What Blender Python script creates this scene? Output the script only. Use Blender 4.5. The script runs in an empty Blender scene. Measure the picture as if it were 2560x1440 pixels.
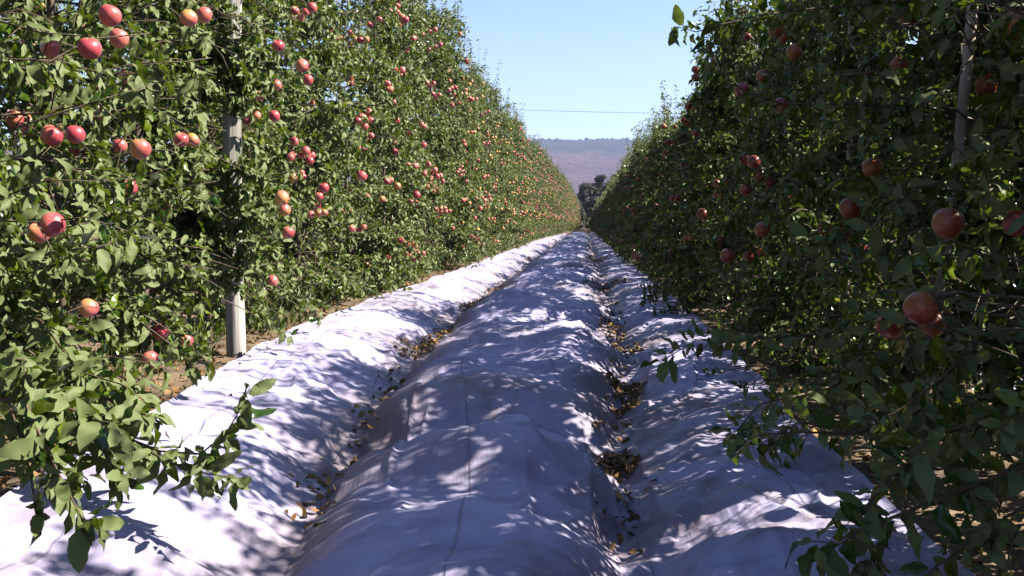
import bpy, math, random
import numpy as np
from mathutils import Vector, Matrix, Euler

# ------------------------------------------------------------------ camera, world, sun, exposure
S = bpy.context.scene
COL = S.collection
F_PX = 2489.0                       # focal length in pixels of the 2560 px wide photograph
CAM_Z = 1.0
YAW = math.atan((1460 - 1280) / F_PX)
PITCH = math.atan((720 - 555) / F_PX)
cam_d = bpy.data.cameras.new('camera')
cam = bpy.data.objects.new('camera', cam_d)
COL.objects.link(cam)
cam_d.sensor_width = 36.0
cam_d.lens = 36.0 * F_PX / 2560.0
cam_d.clip_start = 0.05
cam_d.clip_end = 20000
cam.location = (0, 0, CAM_Z)
cam.rotation_euler = (math.radians(90) - PITCH, 0, YAW)
S.camera = cam
CAM_M = cam.rotation_euler.to_matrix()

SUN_EL = math.radians(42)
SUN_AZ = math.radians(89)           # clockwise from +Y: straight from the right, behind the right row
world = bpy.data.worlds.new('World')
S.world = world
world.use_nodes = True
wn = world.node_tree
wn.nodes.clear()
w_out = wn.nodes.new('ShaderNodeOutputWorld')
w_bg = wn.nodes.new('ShaderNodeBackground')
w_sky = wn.nodes.new('ShaderNodeTexSky')
w_sky.sky_type = 'NISHITA'
w_sky.sun_disc = False
w_sky.sun_elevation = SUN_EL
w_sky.sun_rotation = SUN_AZ
w_sky.air_density = 1.0
w_sky.dust_density = 0.5
w_sky.ozone_density = 2.2
w_bg.inputs['Strength'].default_value = 0.05
wn.links.new(w_sky.outputs[0], w_bg.inputs[0])
wn.links.new(w_bg.outputs[0], w_out.inputs[0])

sun_d = bpy.data.lights.new('sun', 'SUN')
sun_d.energy = 5.0
sun_d.angle = math.radians(0.53)
sun_d.color = (1.0, 0.91, 0.70)
sun = bpy.data.objects.new('sun', sun_d)
COL.objects.link(sun)
SUN_DIR = Vector((math.sin(SUN_AZ) * math.cos(SUN_EL), math.cos(SUN_AZ) * math.cos(SUN_EL), math.sin(SUN_EL)))
sun.rotation_euler = SUN_DIR.to_track_quat('Z', 'Y').to_euler()
sun.location = SUN_DIR * 60

S.view_settings.view_transform = 'Standard'
S.view_settings.look = 'None'
S.view_settings.exposure = 2.1
S.view_settings.gamma = 1.0
S.cycles.max_bounces = 8
S.cycles.diffuse_bounces = 2
S.cycles.transmission_bounces = 3
S.cycles.volume_bounces = 0


def at(px, py, depth):
    """Point of the place seen at photo pixel (px, py), at the given distance along the lane."""
    d = CAM_M @ Vector((px - 1280, 720 - py, -F_PX))
    d = d * (depth / d.y)
    return Vector((d.x, d.y, d.z + CAM_Z))


# ------------------------------------------------------------------ helpers
def hash2(ix, iy, seed):
    h = (ix.astype(np.int64) * 374761393 + iy.astype(np.int64) * 668265263 + seed * 974634777) & 0x7fffffff
    h = ((h ^ (h >> 13)) * 1274126177) & 0x7fffffff
    h = (h ^ (h >> 16)) & 0xffff
    return h / 65535.0


def vnoise(x, y, seed=0):
    x = np.asarray(x, float); y = np.asarray(y, float)
    ix = np.floor(x); iy = np.floor(y)
    fx = x - ix; fy = y - iy
    fx = fx * fx * fx * (fx * (fx * 6 - 15) + 10); fy = fy * fy * fy * (fy * (fy * 6 - 15) + 10)
    a = hash2(ix, iy, seed); b = hash2(ix + 1, iy, seed)
    c = hash2(ix, iy + 1, seed); d = hash2(ix + 1, iy + 1, seed)
    return (a * (1 - fx) + b * fx) * (1 - fy) + (c * (1 - fx) + d * fx) * fy - 0.5


def fbm(x, y, seed=0, octaves=3):
    r = 0; amp = 1.0
    for k in range(octaves):
        r = r + amp * vnoise(x * 2 ** k + 17.3 * k, y * 2 ** k - 9.1 * k, seed + k)
        amp *= 0.5
    return r


def smooth(a, b, x):
    t = np.clip((x - a) / (b - a), 0, 1)
    return t * t * (3 - 2 * t)


def tag(o, label=None, cat=None, group=None, kind=None):
    if label: o['label'] = label
    if cat: o['category'] = cat
    if group: o['group'] = group
    if kind: o['kind'] = kind
    return o


def link(o, parent=None):
    COL.objects.link(o)
    if parent is not None:
        o.parent = parent
    return o


def empty(name, loc):
    o = bpy.data.objects.new(name, None)
    o.empty_display_size = 0.2
    o.location = loc
    return link(o)


class MB:
    """Collects faces of mixed size with a material slot per face and one float per vertex."""
    def __init__(self):
        self.v = []; self.r = []; self.st = []; self.loops = []; self.sizes = []; self.mats = []; self.n = 0

    def add(self, verts, faces_by_size, mat=0, rnd=0.0, st=None):
        verts = np.asarray(verts, float).reshape(-1, 3)
        self.st.append(np.zeros((len(verts), 3), np.float32) if st is None else np.asarray(st, np.float32))
        self.v.append(verts)
        self.r.append(np.broadcast_to(np.asarray(rnd, float), (len(verts),)).copy())
        for f in faces_by_size:
            f = np.asarray(f, np.int64)
            if f.size == 0: continue
            self.loops.append((f + self.n).ravel())
            self.sizes.append(np.full(len(f), f.shape[1], np.int64))
            self.mats.append(np.full(len(f), mat, np.int64))
        self.n += len(verts)

    def grid(self, P, mat=0, rnd=0.0, wrap=False):
        """P: rows x cols x 3."""
        r, c = P.shape[:2]
        i = np.arange(r - 1)[:, None]; j = np.arange(c if wrap else c - 1)[None, :]
        j2 = (j + 1) % c
        q = np.stack([i * c + j, i * c + j2, (i + 1) * c + j2, (i + 1) * c + j], -1).reshape(-1, 4)
        self.add(P.reshape(-1, 3), [q], mat, rnd)

    def tube(self, pts, radii, sides=6, mat=0, rnd=0.0, cap=True):
        pts = np.asarray(pts, float); n = len(pts)
        radii = np.broadcast_to(np.asarray(radii, float), (n,))
        t = np.gradient(pts, axis=0)
        t /= np.linalg.norm(t, axis=1, keepdims=True) + 1e-9
        ref = np.where(np.abs(t[:, 2:3]) > 0.9, [[1.0, 0, 0]], [[0, 0, 1.0]])
        a = np.cross(ref, t); a /= np.linalg.norm(a, axis=1, keepdims=True) + 1e-9
        b = np.cross(t, a)
        ang = np.arange(sides) * 2 * math.pi / sides
        P = pts[:, None] + radii[:, None, None] * (np.cos(ang)[None, :, None] * a[:, None] + np.sin(ang)[None, :, None] * b[:, None])
        base = self.n
        self.grid(P, mat, rnd, wrap=True)
        if cap:
            self.loops.append(np.arange(sides) + base + (n - 1) * sides); self.sizes.append(np.array([sides])); self.mats.append(np.array([mat]))
            self.loops.append(np.arange(sides)[::-1] + base); self.sizes.append(np.array([sides])); self.mats.append(np.array([mat]))

    def mesh(self, name, mats, smooth_shade=True):
        me = bpy.data.meshes.new(name)
        v = np.concatenate(self.v); loops = np.concatenate(self.loops); sizes = np.concatenate(self.sizes)
        me.vertices.add(len(v)); me.vertices.foreach_set('co', v.astype(np.float32).ravel())
        me.loops.add(len(loops)); me.loops.foreach_set('vertex_index', loops.astype(np.int32))
        me.polygons.add(len(sizes))
        st = np.concatenate([[0], np.cumsum(sizes)[:-1]])
        me.polygons.foreach_set('loop_start', st.astype(np.int32))
        me.polygons.foreach_set('material_index', np.concatenate(self.mats).astype(np.int32))
        me.polygons.foreach_set('use_smooth', np.full(len(sizes), smooth_shade))
        at_ = me.attributes.new('rnd', 'FLOAT', 'POINT')
        at_.data.foreach_set('value', np.concatenate(self.r).astype(np.float32))
        if any(a.any() for a in self.st):
            at2 = me.attributes.new('blade', 'FLOAT_VECTOR', 'POINT')
            at2.data.foreach_set('vector', np.concatenate(self.st).ravel())
        for m in mats: me.materials.append(m)
        me.update(calc_edges=True)
        me.validate()
        return me

    def build(self, name, mats, parent=None, smooth_shade=True):
        o = bpy.data.objects.new(name, self.mesh(name, mats, smooth_shade))
        return link(o, parent)


# ------------------------------------------------------------------ materials
def nodes_of(name):
    m = bpy.data.materials.new(name)
    m.use_nodes = True
    nt = m.node_tree
    nt.nodes.clear()
    out = nt.nodes.new('ShaderNodeOutputMaterial')
    def N(kind, **kw):
        n = nt.nodes.new('ShaderNode' + kind)
        for k, v in kw.items():
            setattr(n, k, v)
        return n
    def L(a, b): nt.links.new(a, b)
    return m, nt, out, N, L


def ramp(n, stops):
    cr = n.color_ramp
    while len(cr.elements) < len(stops): cr.elements.new(0.5)
    for e, (p, c) in zip(cr.elements, stops):
        e.position = p; e.color = (*c, 1) if len(c) == 3 else c
    return n


def mixc(N, L, fac, a, b, blend='MIX'):
    n = N('Mix', data_type='RGBA', blend_type=blend)
    for sock, v in ((n.inputs[0], fac), (n.inputs[6], a), (n.inputs[7], b)):
        if isinstance(v, (int, float)): sock.default_value = v
        elif isinstance(v, tuple): sock.default_value = (*v, 1)
        else: L(v, sock)
    return n.outputs[2]


def leaf_material(name, stops, under, trans, gloss=0.42, spec=0.5, vein=(0.11, 0.15, 0.045)):
    m, nt, out, N, L = nodes_of(name)
    a = N('Attribute', attribute_name='rnd')
    r = ramp(N('ValToRGB'), stops); L(a.outputs['Fac'], r.inputs[0])
    geo = N('NewGeometry')
    tc = N('TexCoord')
    nz = N('TexNoise'); nz.inputs['Scale'].default_value = 45; nz.inputs['Detail'].default_value = 2
    L(tc.outputs['Object'], nz.inputs['Vector'])
    mott = mixc(N, L, 0.35, r.outputs[0], nz.outputs['Fac'], 'OVERLAY')
    bl = N('Attribute', attribute_name='blade'); sb = N('SeparateXYZ'); L(bl.outputs['Vector'], sb.inputs[0])
    ab = N('Math', operation='ABSOLUTE'); L(sb.outputs[0], ab.inputs[0])
    rib = N('MapRange'); rib.inputs[1].default_value = 0.11; rib.inputs[2].default_value = 0.03; L(ab.outputs[0], rib.inputs[0])
    vn = N('Math', operation='MULTIPLY_ADD'); L(ab.outputs[0], vn.inputs[0]); vn.inputs[1].default_value = -0.32; L(sb.outputs[1], vn.inputs[2])
    vs = N('Math', operation='MULTIPLY'); L(vn.outputs[0], vs.inputs[0]); vs.inputs[1].default_value = 50.0
    vsin = N('Math', operation='SINE'); L(vs.outputs[0], vsin.inputs[0])
    vm = N('MapRange'); vm.inputs[1].default_value = 0.75; vm.inputs[2].default_value = 1.0; vm.inputs[4].default_value = 0.35; L(vsin.outputs[0], vm.inputs[0])
    vv = N('Math', operation='MAXIMUM'); L(rib.outputs[0], vv.inputs[0]); L(vm.outputs[0], vv.inputs[1])
    vk = N('Math', operation='MULTIPLY'); L(vv.outputs[0], vk.inputs[0]); vk.inputs[1].default_value = 0.38
    mott = mixc(N, L, vk.outputs[0], mott, vein)
    top = mixc(N, L, geo.outputs['Backfacing'], mott, under)
    p = N('BsdfPrincipled')
    L(top, p.inputs['Base Color'])
    rough = N('MapRange'); rough.inputs[3].default_value = gloss; rough.inputs[4].default_value = 0.7
    L(geo.outputs['Backfacing'], rough.inputs[0]); L(rough.outputs[0], p.inputs['Roughness'])
    p.inputs['Specular IOR Level'].default_value = spec
    bp = N('Bump'); bp.inputs['Strength'].default_value = 0.25; bp.inputs['Distance'].default_value = 0.004
    L(nz.outputs['Fac'], bp.inputs['Height']); L(bp.outputs[0], p.inputs['Normal'])
    t = N('BsdfTranslucent')
    tcol = mixc(N, L, 0.6, r.outputs[0], (0.15, 0.23, 0.012))
    L(tcol, t.inputs['Color'])
    mx = N('MixShader'); mx.inputs[0].default_value = trans
    L(p.outputs[0], mx.inputs[1]); L(t.outputs[0], mx.inputs[2])
    L(mx.outputs[0], out.inputs[0])
    return m


def simple(name, c0, c1, scale=8, rough=0.8, stretch=(1, 1, 1), bump=0.3, dist=0.01, detail=5):
    m, nt, out, N, L = nodes_of(name)
    tc = N('TexCoord'); mp = N('Mapping'); mp.inputs['Scale'].default_value = stretch
    L(tc.outputs['Object'], mp.inputs[0])
    nz = N('TexNoise'); nz.inputs['Scale'].default_value = scale; nz.inputs['Detail'].default_value = detail
    L(mp.outputs[0], nz.inputs['Vector'])
    r = ramp(N('ValToRGB'), [(0.3, c0), (0.7, c1)]); L(nz.outputs['Fac'], r.inputs[0])
    p = N('BsdfPrincipled'); p.inputs['Roughness'].default_value = rough
    L(r.outputs[0], p.inputs['Base Color'])
    b = N('Bump'); b.inputs['Strength'].default_value = bump; b.inputs['Distance'].default_value = dist
    L(nz.outputs['Fac'], b.inputs['Height']); L(b.outputs[0], p.inputs['Normal'])
    L(p.outputs[0], out.inputs[0])
    return m


M = {}
M['leaf'] = leaf_material('apple_leaf', [(0.0, (0.007, 0.023, 0.003)), (0.42, (0.016, 0.043, 0.0035)), (0.8, (0.074, 0.116, 0.008)),
                                         (0.96, (0.12, 0.14, 0.018)), (1.0, (0.25, 0.19, 0.03))], (0.072, 0.098, 0.033), 0.21, 0.22)
M['dark_leaf'] = leaf_material('windbreak_leaf', [(0.0, (0.008, 0.012, 0.008)), (1.0, (0.02, 0.024, 0.013))], (0.02, 0.024, 0.015), 0.06, 0.6, 0.4, (0.02, 0.024, 0.012))
M['dry_leaf'] = leaf_material('dry_leaf', [(0.0, (0.05, 0.026, 0.012)), (0.5, (0.12, 0.06, 0.025)), (0.85, (0.24, 0.12, 0.04)), (1.0, (0.38, 0.2, 0.05))],
                              (0.15, 0.09, 0.045), 0.1, 0.7, 0.3, (0.14, 0.08, 0.04))
M['grass'] = leaf_material('grass_blade', [(0.0, (0.018, 0.036, 0.006)), (0.7, (0.04, 0.065, 0.012)), (1.0, (0.11, 0.09, 0.035))], (0.03, 0.045, 0.013), 0.2, 0.5)
M['bark'] = simple('apple_bark', (0.03, 0.022, 0.018), (0.10, 0.078, 0.06), 25, 0.9, (1, 1, 0.3), 0.6)
M['twig'] = simple('apple_twig', (0.03, 0.018, 0.011), (0.075, 0.045, 0.028), 30, 0.7)
M['post_wood'] = simple('weathered_post', (0.07, 0.065, 0.065), (0.33, 0.325, 0.345), 22, 0.9, (1, 1, 0.05), 1.0, 0.015, 9)
M['stake_wood'] = simple('weathered_stake', (0.15, 0.13, 0.11), (0.34, 0.31, 0.28), 20, 0.85, (1, 1, 0.08), 0.7, 0.01)
M['steel_wire'] = simple('wire_metal', (0.05, 0.05, 0.05), (0.08, 0.08, 0.09), 5, 0.5)
M['calyx'] = simple('apple_calyx', (0.03, 0.02, 0.012), (0.1, 0.06, 0.03), 60, 0.9)


def apple_material(name, stops):
    m, nt, out, N, L = nodes_of(name)
    tc = N('TexCoord'); oi = N('ObjectInfo'); at_ = N('Attribute', attribute_name='rnd')
    add = N('Math', operation='ADD'); L(oi.outputs['Random'], add.inputs[0]); L(at_.outputs['Fac'], add.inputs[1])
    fr = N('Math', operation='FRACT'); L(add.outputs[0], fr.inputs[0])
    sep = N('SeparateXYZ'); L(tc.outputs['Object'], sep.inputs[0])
    nz = N('TexNoise'); nz.inputs['Scale'].default_value = 26; nz.inputs['Detail'].default_value = 4
    L(tc.outputs['Object'], nz.inputs['Vector'])
    mx = N('MapRange'); mx.inputs[1].default_value = -0.045; mx.inputs[2].default_value = 0.02   # local x: the side turned to the light blushes
    L(sep.outputs[0], mx.inputs[0])
    a1 = N('Math', operation='MULTIPLY_ADD'); L(nz.outputs['Fac'], a1.inputs[0]); a1.inputs[1].default_value = 0.7; L(mx.outputs[0], a1.inputs[2])
    smap = N('Mapping'); smap.inputs['Scale'].default_value = (95, 95, 9); L(tc.outputs['Object'], smap.inputs[0])
    sn = N('TexNoise'); sn.inputs['Scale'].default_value = 1; sn.inputs['Detail'].default_value = 5; L(smap.outputs[0], sn.inputs['Vector'])
    a15 = N('Math', operation='MULTIPLY_ADD'); L(sn.outputs['Fac'], a15.inputs[0]); a15.inputs[1].default_value = 0.75; L(a1.outputs[0], a15.inputs[2]); a1 = a15
    a2 = N('Math', operation='MULTIPLY_ADD'); L(fr.outputs[0], a2.inputs[0]); a2.inputs[1].default_value = 0.75; L(a1.outputs[0], a2.inputs[2])
    sc = N('Math', operation='MULTIPLY'); L(a2.outputs[0], sc.inputs[0]); sc.inputs[1].default_value = 0.42
    r = ramp(N('ValToRGB'), stops)
    L(sc.outputs[0], r.inputs[0])
    # pale lenticels
    vo = N('TexVoronoi'); vo.inputs['Scale'].default_value = 190; L(tc.outputs['Object'], vo.inputs['Vector'])
    lt = N('MapRange'); lt.inputs[1].default_value = 0.18; lt.inputs[2].default_value = 0.06; L(vo.outputs['Distance'], lt.inputs[0])
    lm = N('Math', operation='MULTIPLY'); L(lt.outputs[0], lm.inputs[0]); lm.inputs[1].default_value = 0.35
    c = mixc(N, L, lm.outputs[0], r.outputs[0], (0.5, 0.32, 0.18))
    p = N('BsdfPrincipled'); L(c, p.inputs['Base Color'])
    p.inputs['Roughness'].default_value = 0.36
    p.inputs['Specular IOR Level'].default_value = 0.45
    p.inputs['Subsurface Weight'].default_value = 0.0
    L(p.outputs[0], out.inputs[0])
    return m


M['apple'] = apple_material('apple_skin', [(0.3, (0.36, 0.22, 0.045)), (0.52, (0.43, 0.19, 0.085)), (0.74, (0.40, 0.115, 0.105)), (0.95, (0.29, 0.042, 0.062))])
M['shade_toned_apple'] = apple_material('shade_toned_apple_skin', [(0.3, (0.15, 0.095, 0.012)), (0.5, (0.18, 0.062, 0.012)), (0.7, (0.17, 0.034, 0.014)), (0.95, (0.13, 0.014, 0.012))])  # duller, less blushed skin; the right row's shade is painted into the colour


def cloth_material():
    m, nt, out, N, L = nodes_of('white_ground_cloth')
    tc = N('TexCoord'); sep = N('SeparateXYZ'); L(tc.outputs['UV'], sep.inputs[0])
    # sewn seams along the lane every half metre
    wob = N('TexNoise'); wob.inputs['Scale'].default_value = 0.45; L(tc.outputs['UV'], wob.inputs['Vector'])
    wadd = N('Math', operation='MULTIPLY_ADD'); L(wob.outputs['Fac'], wadd.inputs[0]); wadd.inputs[1].default_value = 0.05; L(sep.outputs[0], wadd.inputs[2])
    def line(period, width, src):
        dv = N('Math', operation='DIVIDE'); L(src, dv.inputs[0]); dv.inputs[1].default_value = period
        f = N('Math', operation='FRACT'); L(dv.outputs[0], f.inputs[0])
        s = N('Math', operation='SUBTRACT'); L(f.outputs[0], s.inputs[0]); s.inputs[1].default_value = 0.5
        ab = N('Math', operation='ABSOLUTE'); L(s.outputs[0], ab.inputs[0])
        mr = N('MapRange'); mr.inputs[1].default_value = width / period; mr.inputs[2].default_value = width / period * 0.45
        L(ab.outputs[0], mr.inputs[0])
        return mr.outputs[0]
    seam = line(0.56, 0.007, wadd.outputs[0])
    thread = line(0.14, 0.0022, wadd.outputs[0])
    cross = line(1.9, 0.003, sep.outputs[1])
    # dusty, slightly creased weave
    big = N('TexNoise'); big.inputs['Scale'].default_value = 1.6; big.inputs['Detail'].default_value = 6; big.inputs['Roughness'].default_value = 0.62
    L(tc.outputs['UV'], big.inputs['Vector'])
    mp = N('Mapping'); mp.inputs['Scale'].default_value = (70, 9, 1); L(tc.outputs['UV'], mp.inputs[0])
    st = N('TexNoise'); st.inputs['Scale'].default_value = 1; st.inputs['Detail'].default_value = 4; L(mp.outputs[0], st.inputs['Vector'])
    mp2 = N('Mapping'); mp2.inputs['Scale'].default_value = (6, 90, 1); L(tc.outputs['UV'], mp2.inputs[0])
    st2 = N('TexNoise'); st2.inputs['Scale'].default_value = 1; st2.inputs['Detail'].default_value = 3; L(mp2.outputs[0], st2.inputs['Vector'])
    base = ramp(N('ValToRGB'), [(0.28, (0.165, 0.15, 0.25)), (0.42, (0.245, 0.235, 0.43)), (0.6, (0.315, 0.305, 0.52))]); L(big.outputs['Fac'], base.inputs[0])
    dust = N('TexNoise'); dust.inputs['Scale'].default_value = 0.9; dust.inputs['Detail'].default_value = 7; dust.inputs['Roughness'].default_value = 0.7
    mp3 = N('Mapping'); mp3.inputs['Location'].default_value = (4, 9, 2); L(tc.outputs['UV'], mp3.inputs[0]); L(mp3.outputs[0], dust.inputs['Vector'])
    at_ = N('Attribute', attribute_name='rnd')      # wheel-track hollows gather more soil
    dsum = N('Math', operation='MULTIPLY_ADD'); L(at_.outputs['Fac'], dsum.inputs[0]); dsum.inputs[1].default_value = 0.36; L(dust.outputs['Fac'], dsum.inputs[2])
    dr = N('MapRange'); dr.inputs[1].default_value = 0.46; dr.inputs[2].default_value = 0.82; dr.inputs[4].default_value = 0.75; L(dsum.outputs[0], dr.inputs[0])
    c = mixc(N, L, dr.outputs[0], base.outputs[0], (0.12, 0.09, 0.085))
    stf = N('MapRange'); stf.inputs[1].default_value = 0.35; stf.inputs[2].default_value = 0.75; stf.inputs[3].default_value = 0; stf.inputs[4].default_value = 0.22
    L(st.outputs['Fac'], stf.inputs[0])
    c = mixc(N, L, stf.outputs[0], c, (0.3, 0.28, 0.33))
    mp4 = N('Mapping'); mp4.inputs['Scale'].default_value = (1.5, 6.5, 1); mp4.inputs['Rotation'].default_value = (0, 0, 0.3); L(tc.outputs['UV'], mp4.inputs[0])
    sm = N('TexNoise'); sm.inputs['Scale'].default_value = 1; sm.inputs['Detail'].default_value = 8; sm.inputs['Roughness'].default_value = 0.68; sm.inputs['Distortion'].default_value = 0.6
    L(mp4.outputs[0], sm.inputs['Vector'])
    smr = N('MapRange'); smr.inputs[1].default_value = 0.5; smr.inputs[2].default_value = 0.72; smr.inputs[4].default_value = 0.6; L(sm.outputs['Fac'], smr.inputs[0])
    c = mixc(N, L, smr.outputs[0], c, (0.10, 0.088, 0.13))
    s1 = N('Math', operation='MULTIPLY'); L(seam, s1.inputs[0]); s1.inputs[1].default_value = 0.42
    c = mixc(N, L, s1.outputs[0], c, (0.10, 0.09, 0.11))
    s2 = N('Math', operation='MULTIPLY'); L(thread, s2.inputs[0]); s2.inputs[1].default_value = 0.2
    c = mixc(N, L, s2.outputs[0], c, (0.18, 0.17, 0.2))
    s3 = N('Math', operation='MULTIPLY'); L(cross, s3.inputs[0]); s3.inputs[1].default_value = 0.2
    c = mixc(N, L, s3.outputs[0], c, (0.18, 0.17, 0.2))
    p = N('BsdfPrincipled'); L(c, p.inputs['Base Color']); p.inputs['Roughness'].default_value = 0.62
    p.inputs['Specular IOR Level'].default_value = 0.3
    h = N('Math', operation='ADD'); L(st.outputs['Fac'], h.inputs[0]); L(st2.outputs['Fac'], h.inputs[1])
    b = N('Bump'); b.inputs['Strength'].default_value = 0.3; b.inputs['Distance'].default_value = 0.006
    L(h.outputs[0], b.inputs['Height'])
    b2 = N('Bump'); b2.inputs['Strength'].default_value = 0.5; b2.inputs['Distance'].default_value = 0.004; b2.invert = True
    L(seam, b2.inputs['Height']); L(b.outputs[0], b2.inputs['Normal']); L(b2.outputs[0], p.inputs['Normal'])
    L(p.outputs[0], out.inputs[0])
    return m


M['cloth'] = cloth_material()


def soil_material():
    m, nt, out, N, L = nodes_of('orchard_soil')
    tc = N('TexCoord')
    n1 = N('TexNoise'); n1.inputs['Scale'].default_value = 2.2; n1.inputs['Detail'].default_value = 8; L(tc.outputs['Object'], n1.inputs['Vector'])
    n2 = N('TexNoise'); n2.inputs['Scale'].default_value = 28; n2.inputs['Detail'].default_value = 5; L(tc.outputs['Object'], n2.inputs['Vector'])
    r = ramp(N('ValToRGB'), [(0.3, (0.05, 0.032, 0.022)), (0.55, (0.10, 0.068, 0.046)), (0.75, (0.16, 0.115, 0.08))]); L(n1.outputs['Fac'], r.inputs[0])
    c = mixc(N, L, 0.5, r.outputs[0], n2.outputs['Fac'], 'OVERLAY')
    p = N('BsdfPrincipled'); L(c, p.inputs['Base Color']); p.inputs['Roughness'].default_value = 0.95
    b = N('Bump'); b.inputs['Strength'].default_value = 0.8; b.inputs['Distance'].default_value = 0.03
    L(n2.outputs['Fac'], b.inputs['Height']); L(b.outputs[0], p.inputs['Normal']); L(p.outputs[0], out.inputs[0])
    return m


M['soil'] = soil_material()


def hill_material():
    m, nt, out, N, L = nodes_of('heath_hillside')
    geo = N('NewGeometry'); sep = N('SeparateXYZ'); L(geo.outputs['Position'], sep.inputs[0])
    n1 = N('TexNoise'); n1.inputs['Scale'].default_value = 0.006; n1.inputs['Detail'].default_value = 8; n1.inputs['Roughness'].default_value = 0.65
    L(geo.outputs['Position'], n1.inputs['Vector'])
    n2 = N('TexNoise'); n2.inputs['Scale'].default_value = 0.05; n2.inputs['Detail'].default_value = 6; L(geo.outputs['Position'], n2.inputs['Vector'])
    hgt = N('MapRange'); hgt.inputs[1].default_value = 40; hgt.inputs[2].default_value = 235; L(sep.outputs[2], hgt.inputs[0])
    a = N('Math', operation='MULTIPLY_ADD'); L(n1.outputs['Fac'], a.inputs[0]); a.inputs[1].default_value = 0.95; L(hgt.outputs[0], a.inputs[2])
    r = ramp(N('ValToRGB'), [(0.55, (0.036, 0.025, 0.027)), (0.85, (0.056, 0.032, 0.03)), (0.97, (0.034, 0.03, 0.024)), (1.0, (0.017, 0.024, 0.016))])
    sc = N('Math', operation='MULTIPLY'); L(a.outputs[0], sc.inputs[0]); sc.inputs[1].default_value = 0.92
    L(sc.outputs[0], r.inputs[0])
    c = mixc(N, L, 0.55, r.outputs[0], n2.outputs['Fac'], 'OVERLAY')
    p = N('BsdfPrincipled'); L(c, p.inputs['Base Color']); p.inputs['Roughness'].default_value = 1.0
    p.inputs['Specular IOR Level'].default_value = 0.1
    b = N('Bump'); b.inputs['Strength'].default_value = 0.9; b.inputs['Distance'].default_value = 8.0
    L(n2.outputs['Fac'], b.inputs['Height']); L(b.outputs[0], p.inputs['Normal']); L(p.outputs[0], out.inputs[0])
    return m


M['hill'] = hill_material()

# ------------------------------------------------------------------ the lie of the land
LANE_C = -0.52


def edge_left(y):
    return np.interp(y, [-5, 0, 3, 4.5, 5.6, 7.7, 10, 14, 30, 45, 88], [-1.62, -1.64, -1.74, -1.9, -2.05, -2.28, -2.32, -2.22, -2.15, -2.15, -1.55])


def edge_right(y):
    return np.interp(y, [-5, 2.6, 5, 8, 20, 120], [1.0, 1.02, 1.0, 1.08, 1.12, 1.12])


def row_left(y):
    return float(np.interp(y, [-5, 1, 3.4, 5.5, 8, 50, 90, 158], [-2.2, -2.2, -2.32, -2.6, -2.82, -2.78, -2.1, -1.35]))


ROW_RIGHT = 1.62


def tracks(y):
    tl = np.interp(y, [2.5, 5, 8, 14], [-0.88, -1.12, -1.36, -1.35])
    tr = np.interp(y, [3, 4.6, 6.5, 8], [0.12, 0.15, 0.26, 0.34])
    return tl, tr


def lane_u(x, y):
    """Distance from the middle of the hump, with the two wheel tracks at -0.88 and 0.88."""
    tl, tr = tracks(y)
    half = (tr - tl) / 2; d = x - (tl + tr) / 2
    return np.where(np.abs(d) < half, d / half * 0.88, np.sign(d) * (0.88 + np.abs(d) - half))


def land(x, y):
    """Height of the orchard floor: a hump between two wheel tracks, tree strips a little higher."""
    x = np.asarray(x, float); y = np.asarray(y, float)
    wig = 0.07 * vnoise(y * 0.35, y * 0 + 3.3, 5)
    u0 = x - LANE_C
    u = lane_u(np.where(x > 1.66, x - 4.3, x) - wig, y)     # the next lane on the right has the same section
    au = np.abs(u)
    z = 0.085 * np.exp(-(u / 0.55) ** 2) - 0.135 * np.exp(-np.abs((au - 0.88) / 0.19) ** 1.6)
    side = np.where(u0 < 0, 0.13, 0.05)
    z = z + side * smooth(1.0, 1.7, au) * (1 - smooth(2.6, 3.2, au) * 0.8)
    near = 1 - smooth(60, 110, y)
    z = z + near * ((0.23 * vnoise(x * 1.1 + 5, y * 1.8, 11) + 0.09 * vnoise(x * 2.3, y * 2.7 + 4, 14)) * np.exp(-(u / 0.9) ** 4) + 0.045 * vnoise(x * 0.7, y * 0.55, 12))
    return z


# ground: one sheet out to the horizon
def spaced(lo, hi, step, grow, far):
    a = list(np.arange(lo, hi, step))
    s = step
    while a[-1] < far:
        s *= grow; a.append(a[-1] + s)
    return a


xs = spaced(0, 6, 0.06, 1.16, 5000)
xs = np.array([-v for v in xs[:0:-1]] + xs)
ys = np.array(spaced(-4, 16, 0.07, 1.045, 5000))
ys = np.concatenate([[-400, -100, -30, -10, -5], ys])
XX, YY = np.meshgrid(xs, ys)
ZZ = land(XX, YY)
inside = smooth(0.0, 0.25, XX - edge_left(YY)) * smooth(0.0, 0.25, edge_right(YY) - XX)
inside = np.maximum(inside, smooth(2.35, 2.6, XX) * (1 - smooth(5.05, 5.3, XX)) * (YY < 31) * (YY > 1))
ZZ = ZZ - 0.07 * inside
ZZ += 0.035 * fbm(XX * 5, YY * 5, 31, 3) * (1 - inside) * (np.abs(XX) < 9) * (YY < 60) - 0.012
g = MB(); g.grid(np.stack([XX, YY, ZZ], -1))
tag(g.build('ground', [M['soil']]), 'brown bare orchard soil under the tree rows', 'ground', kind='structure')

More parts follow.
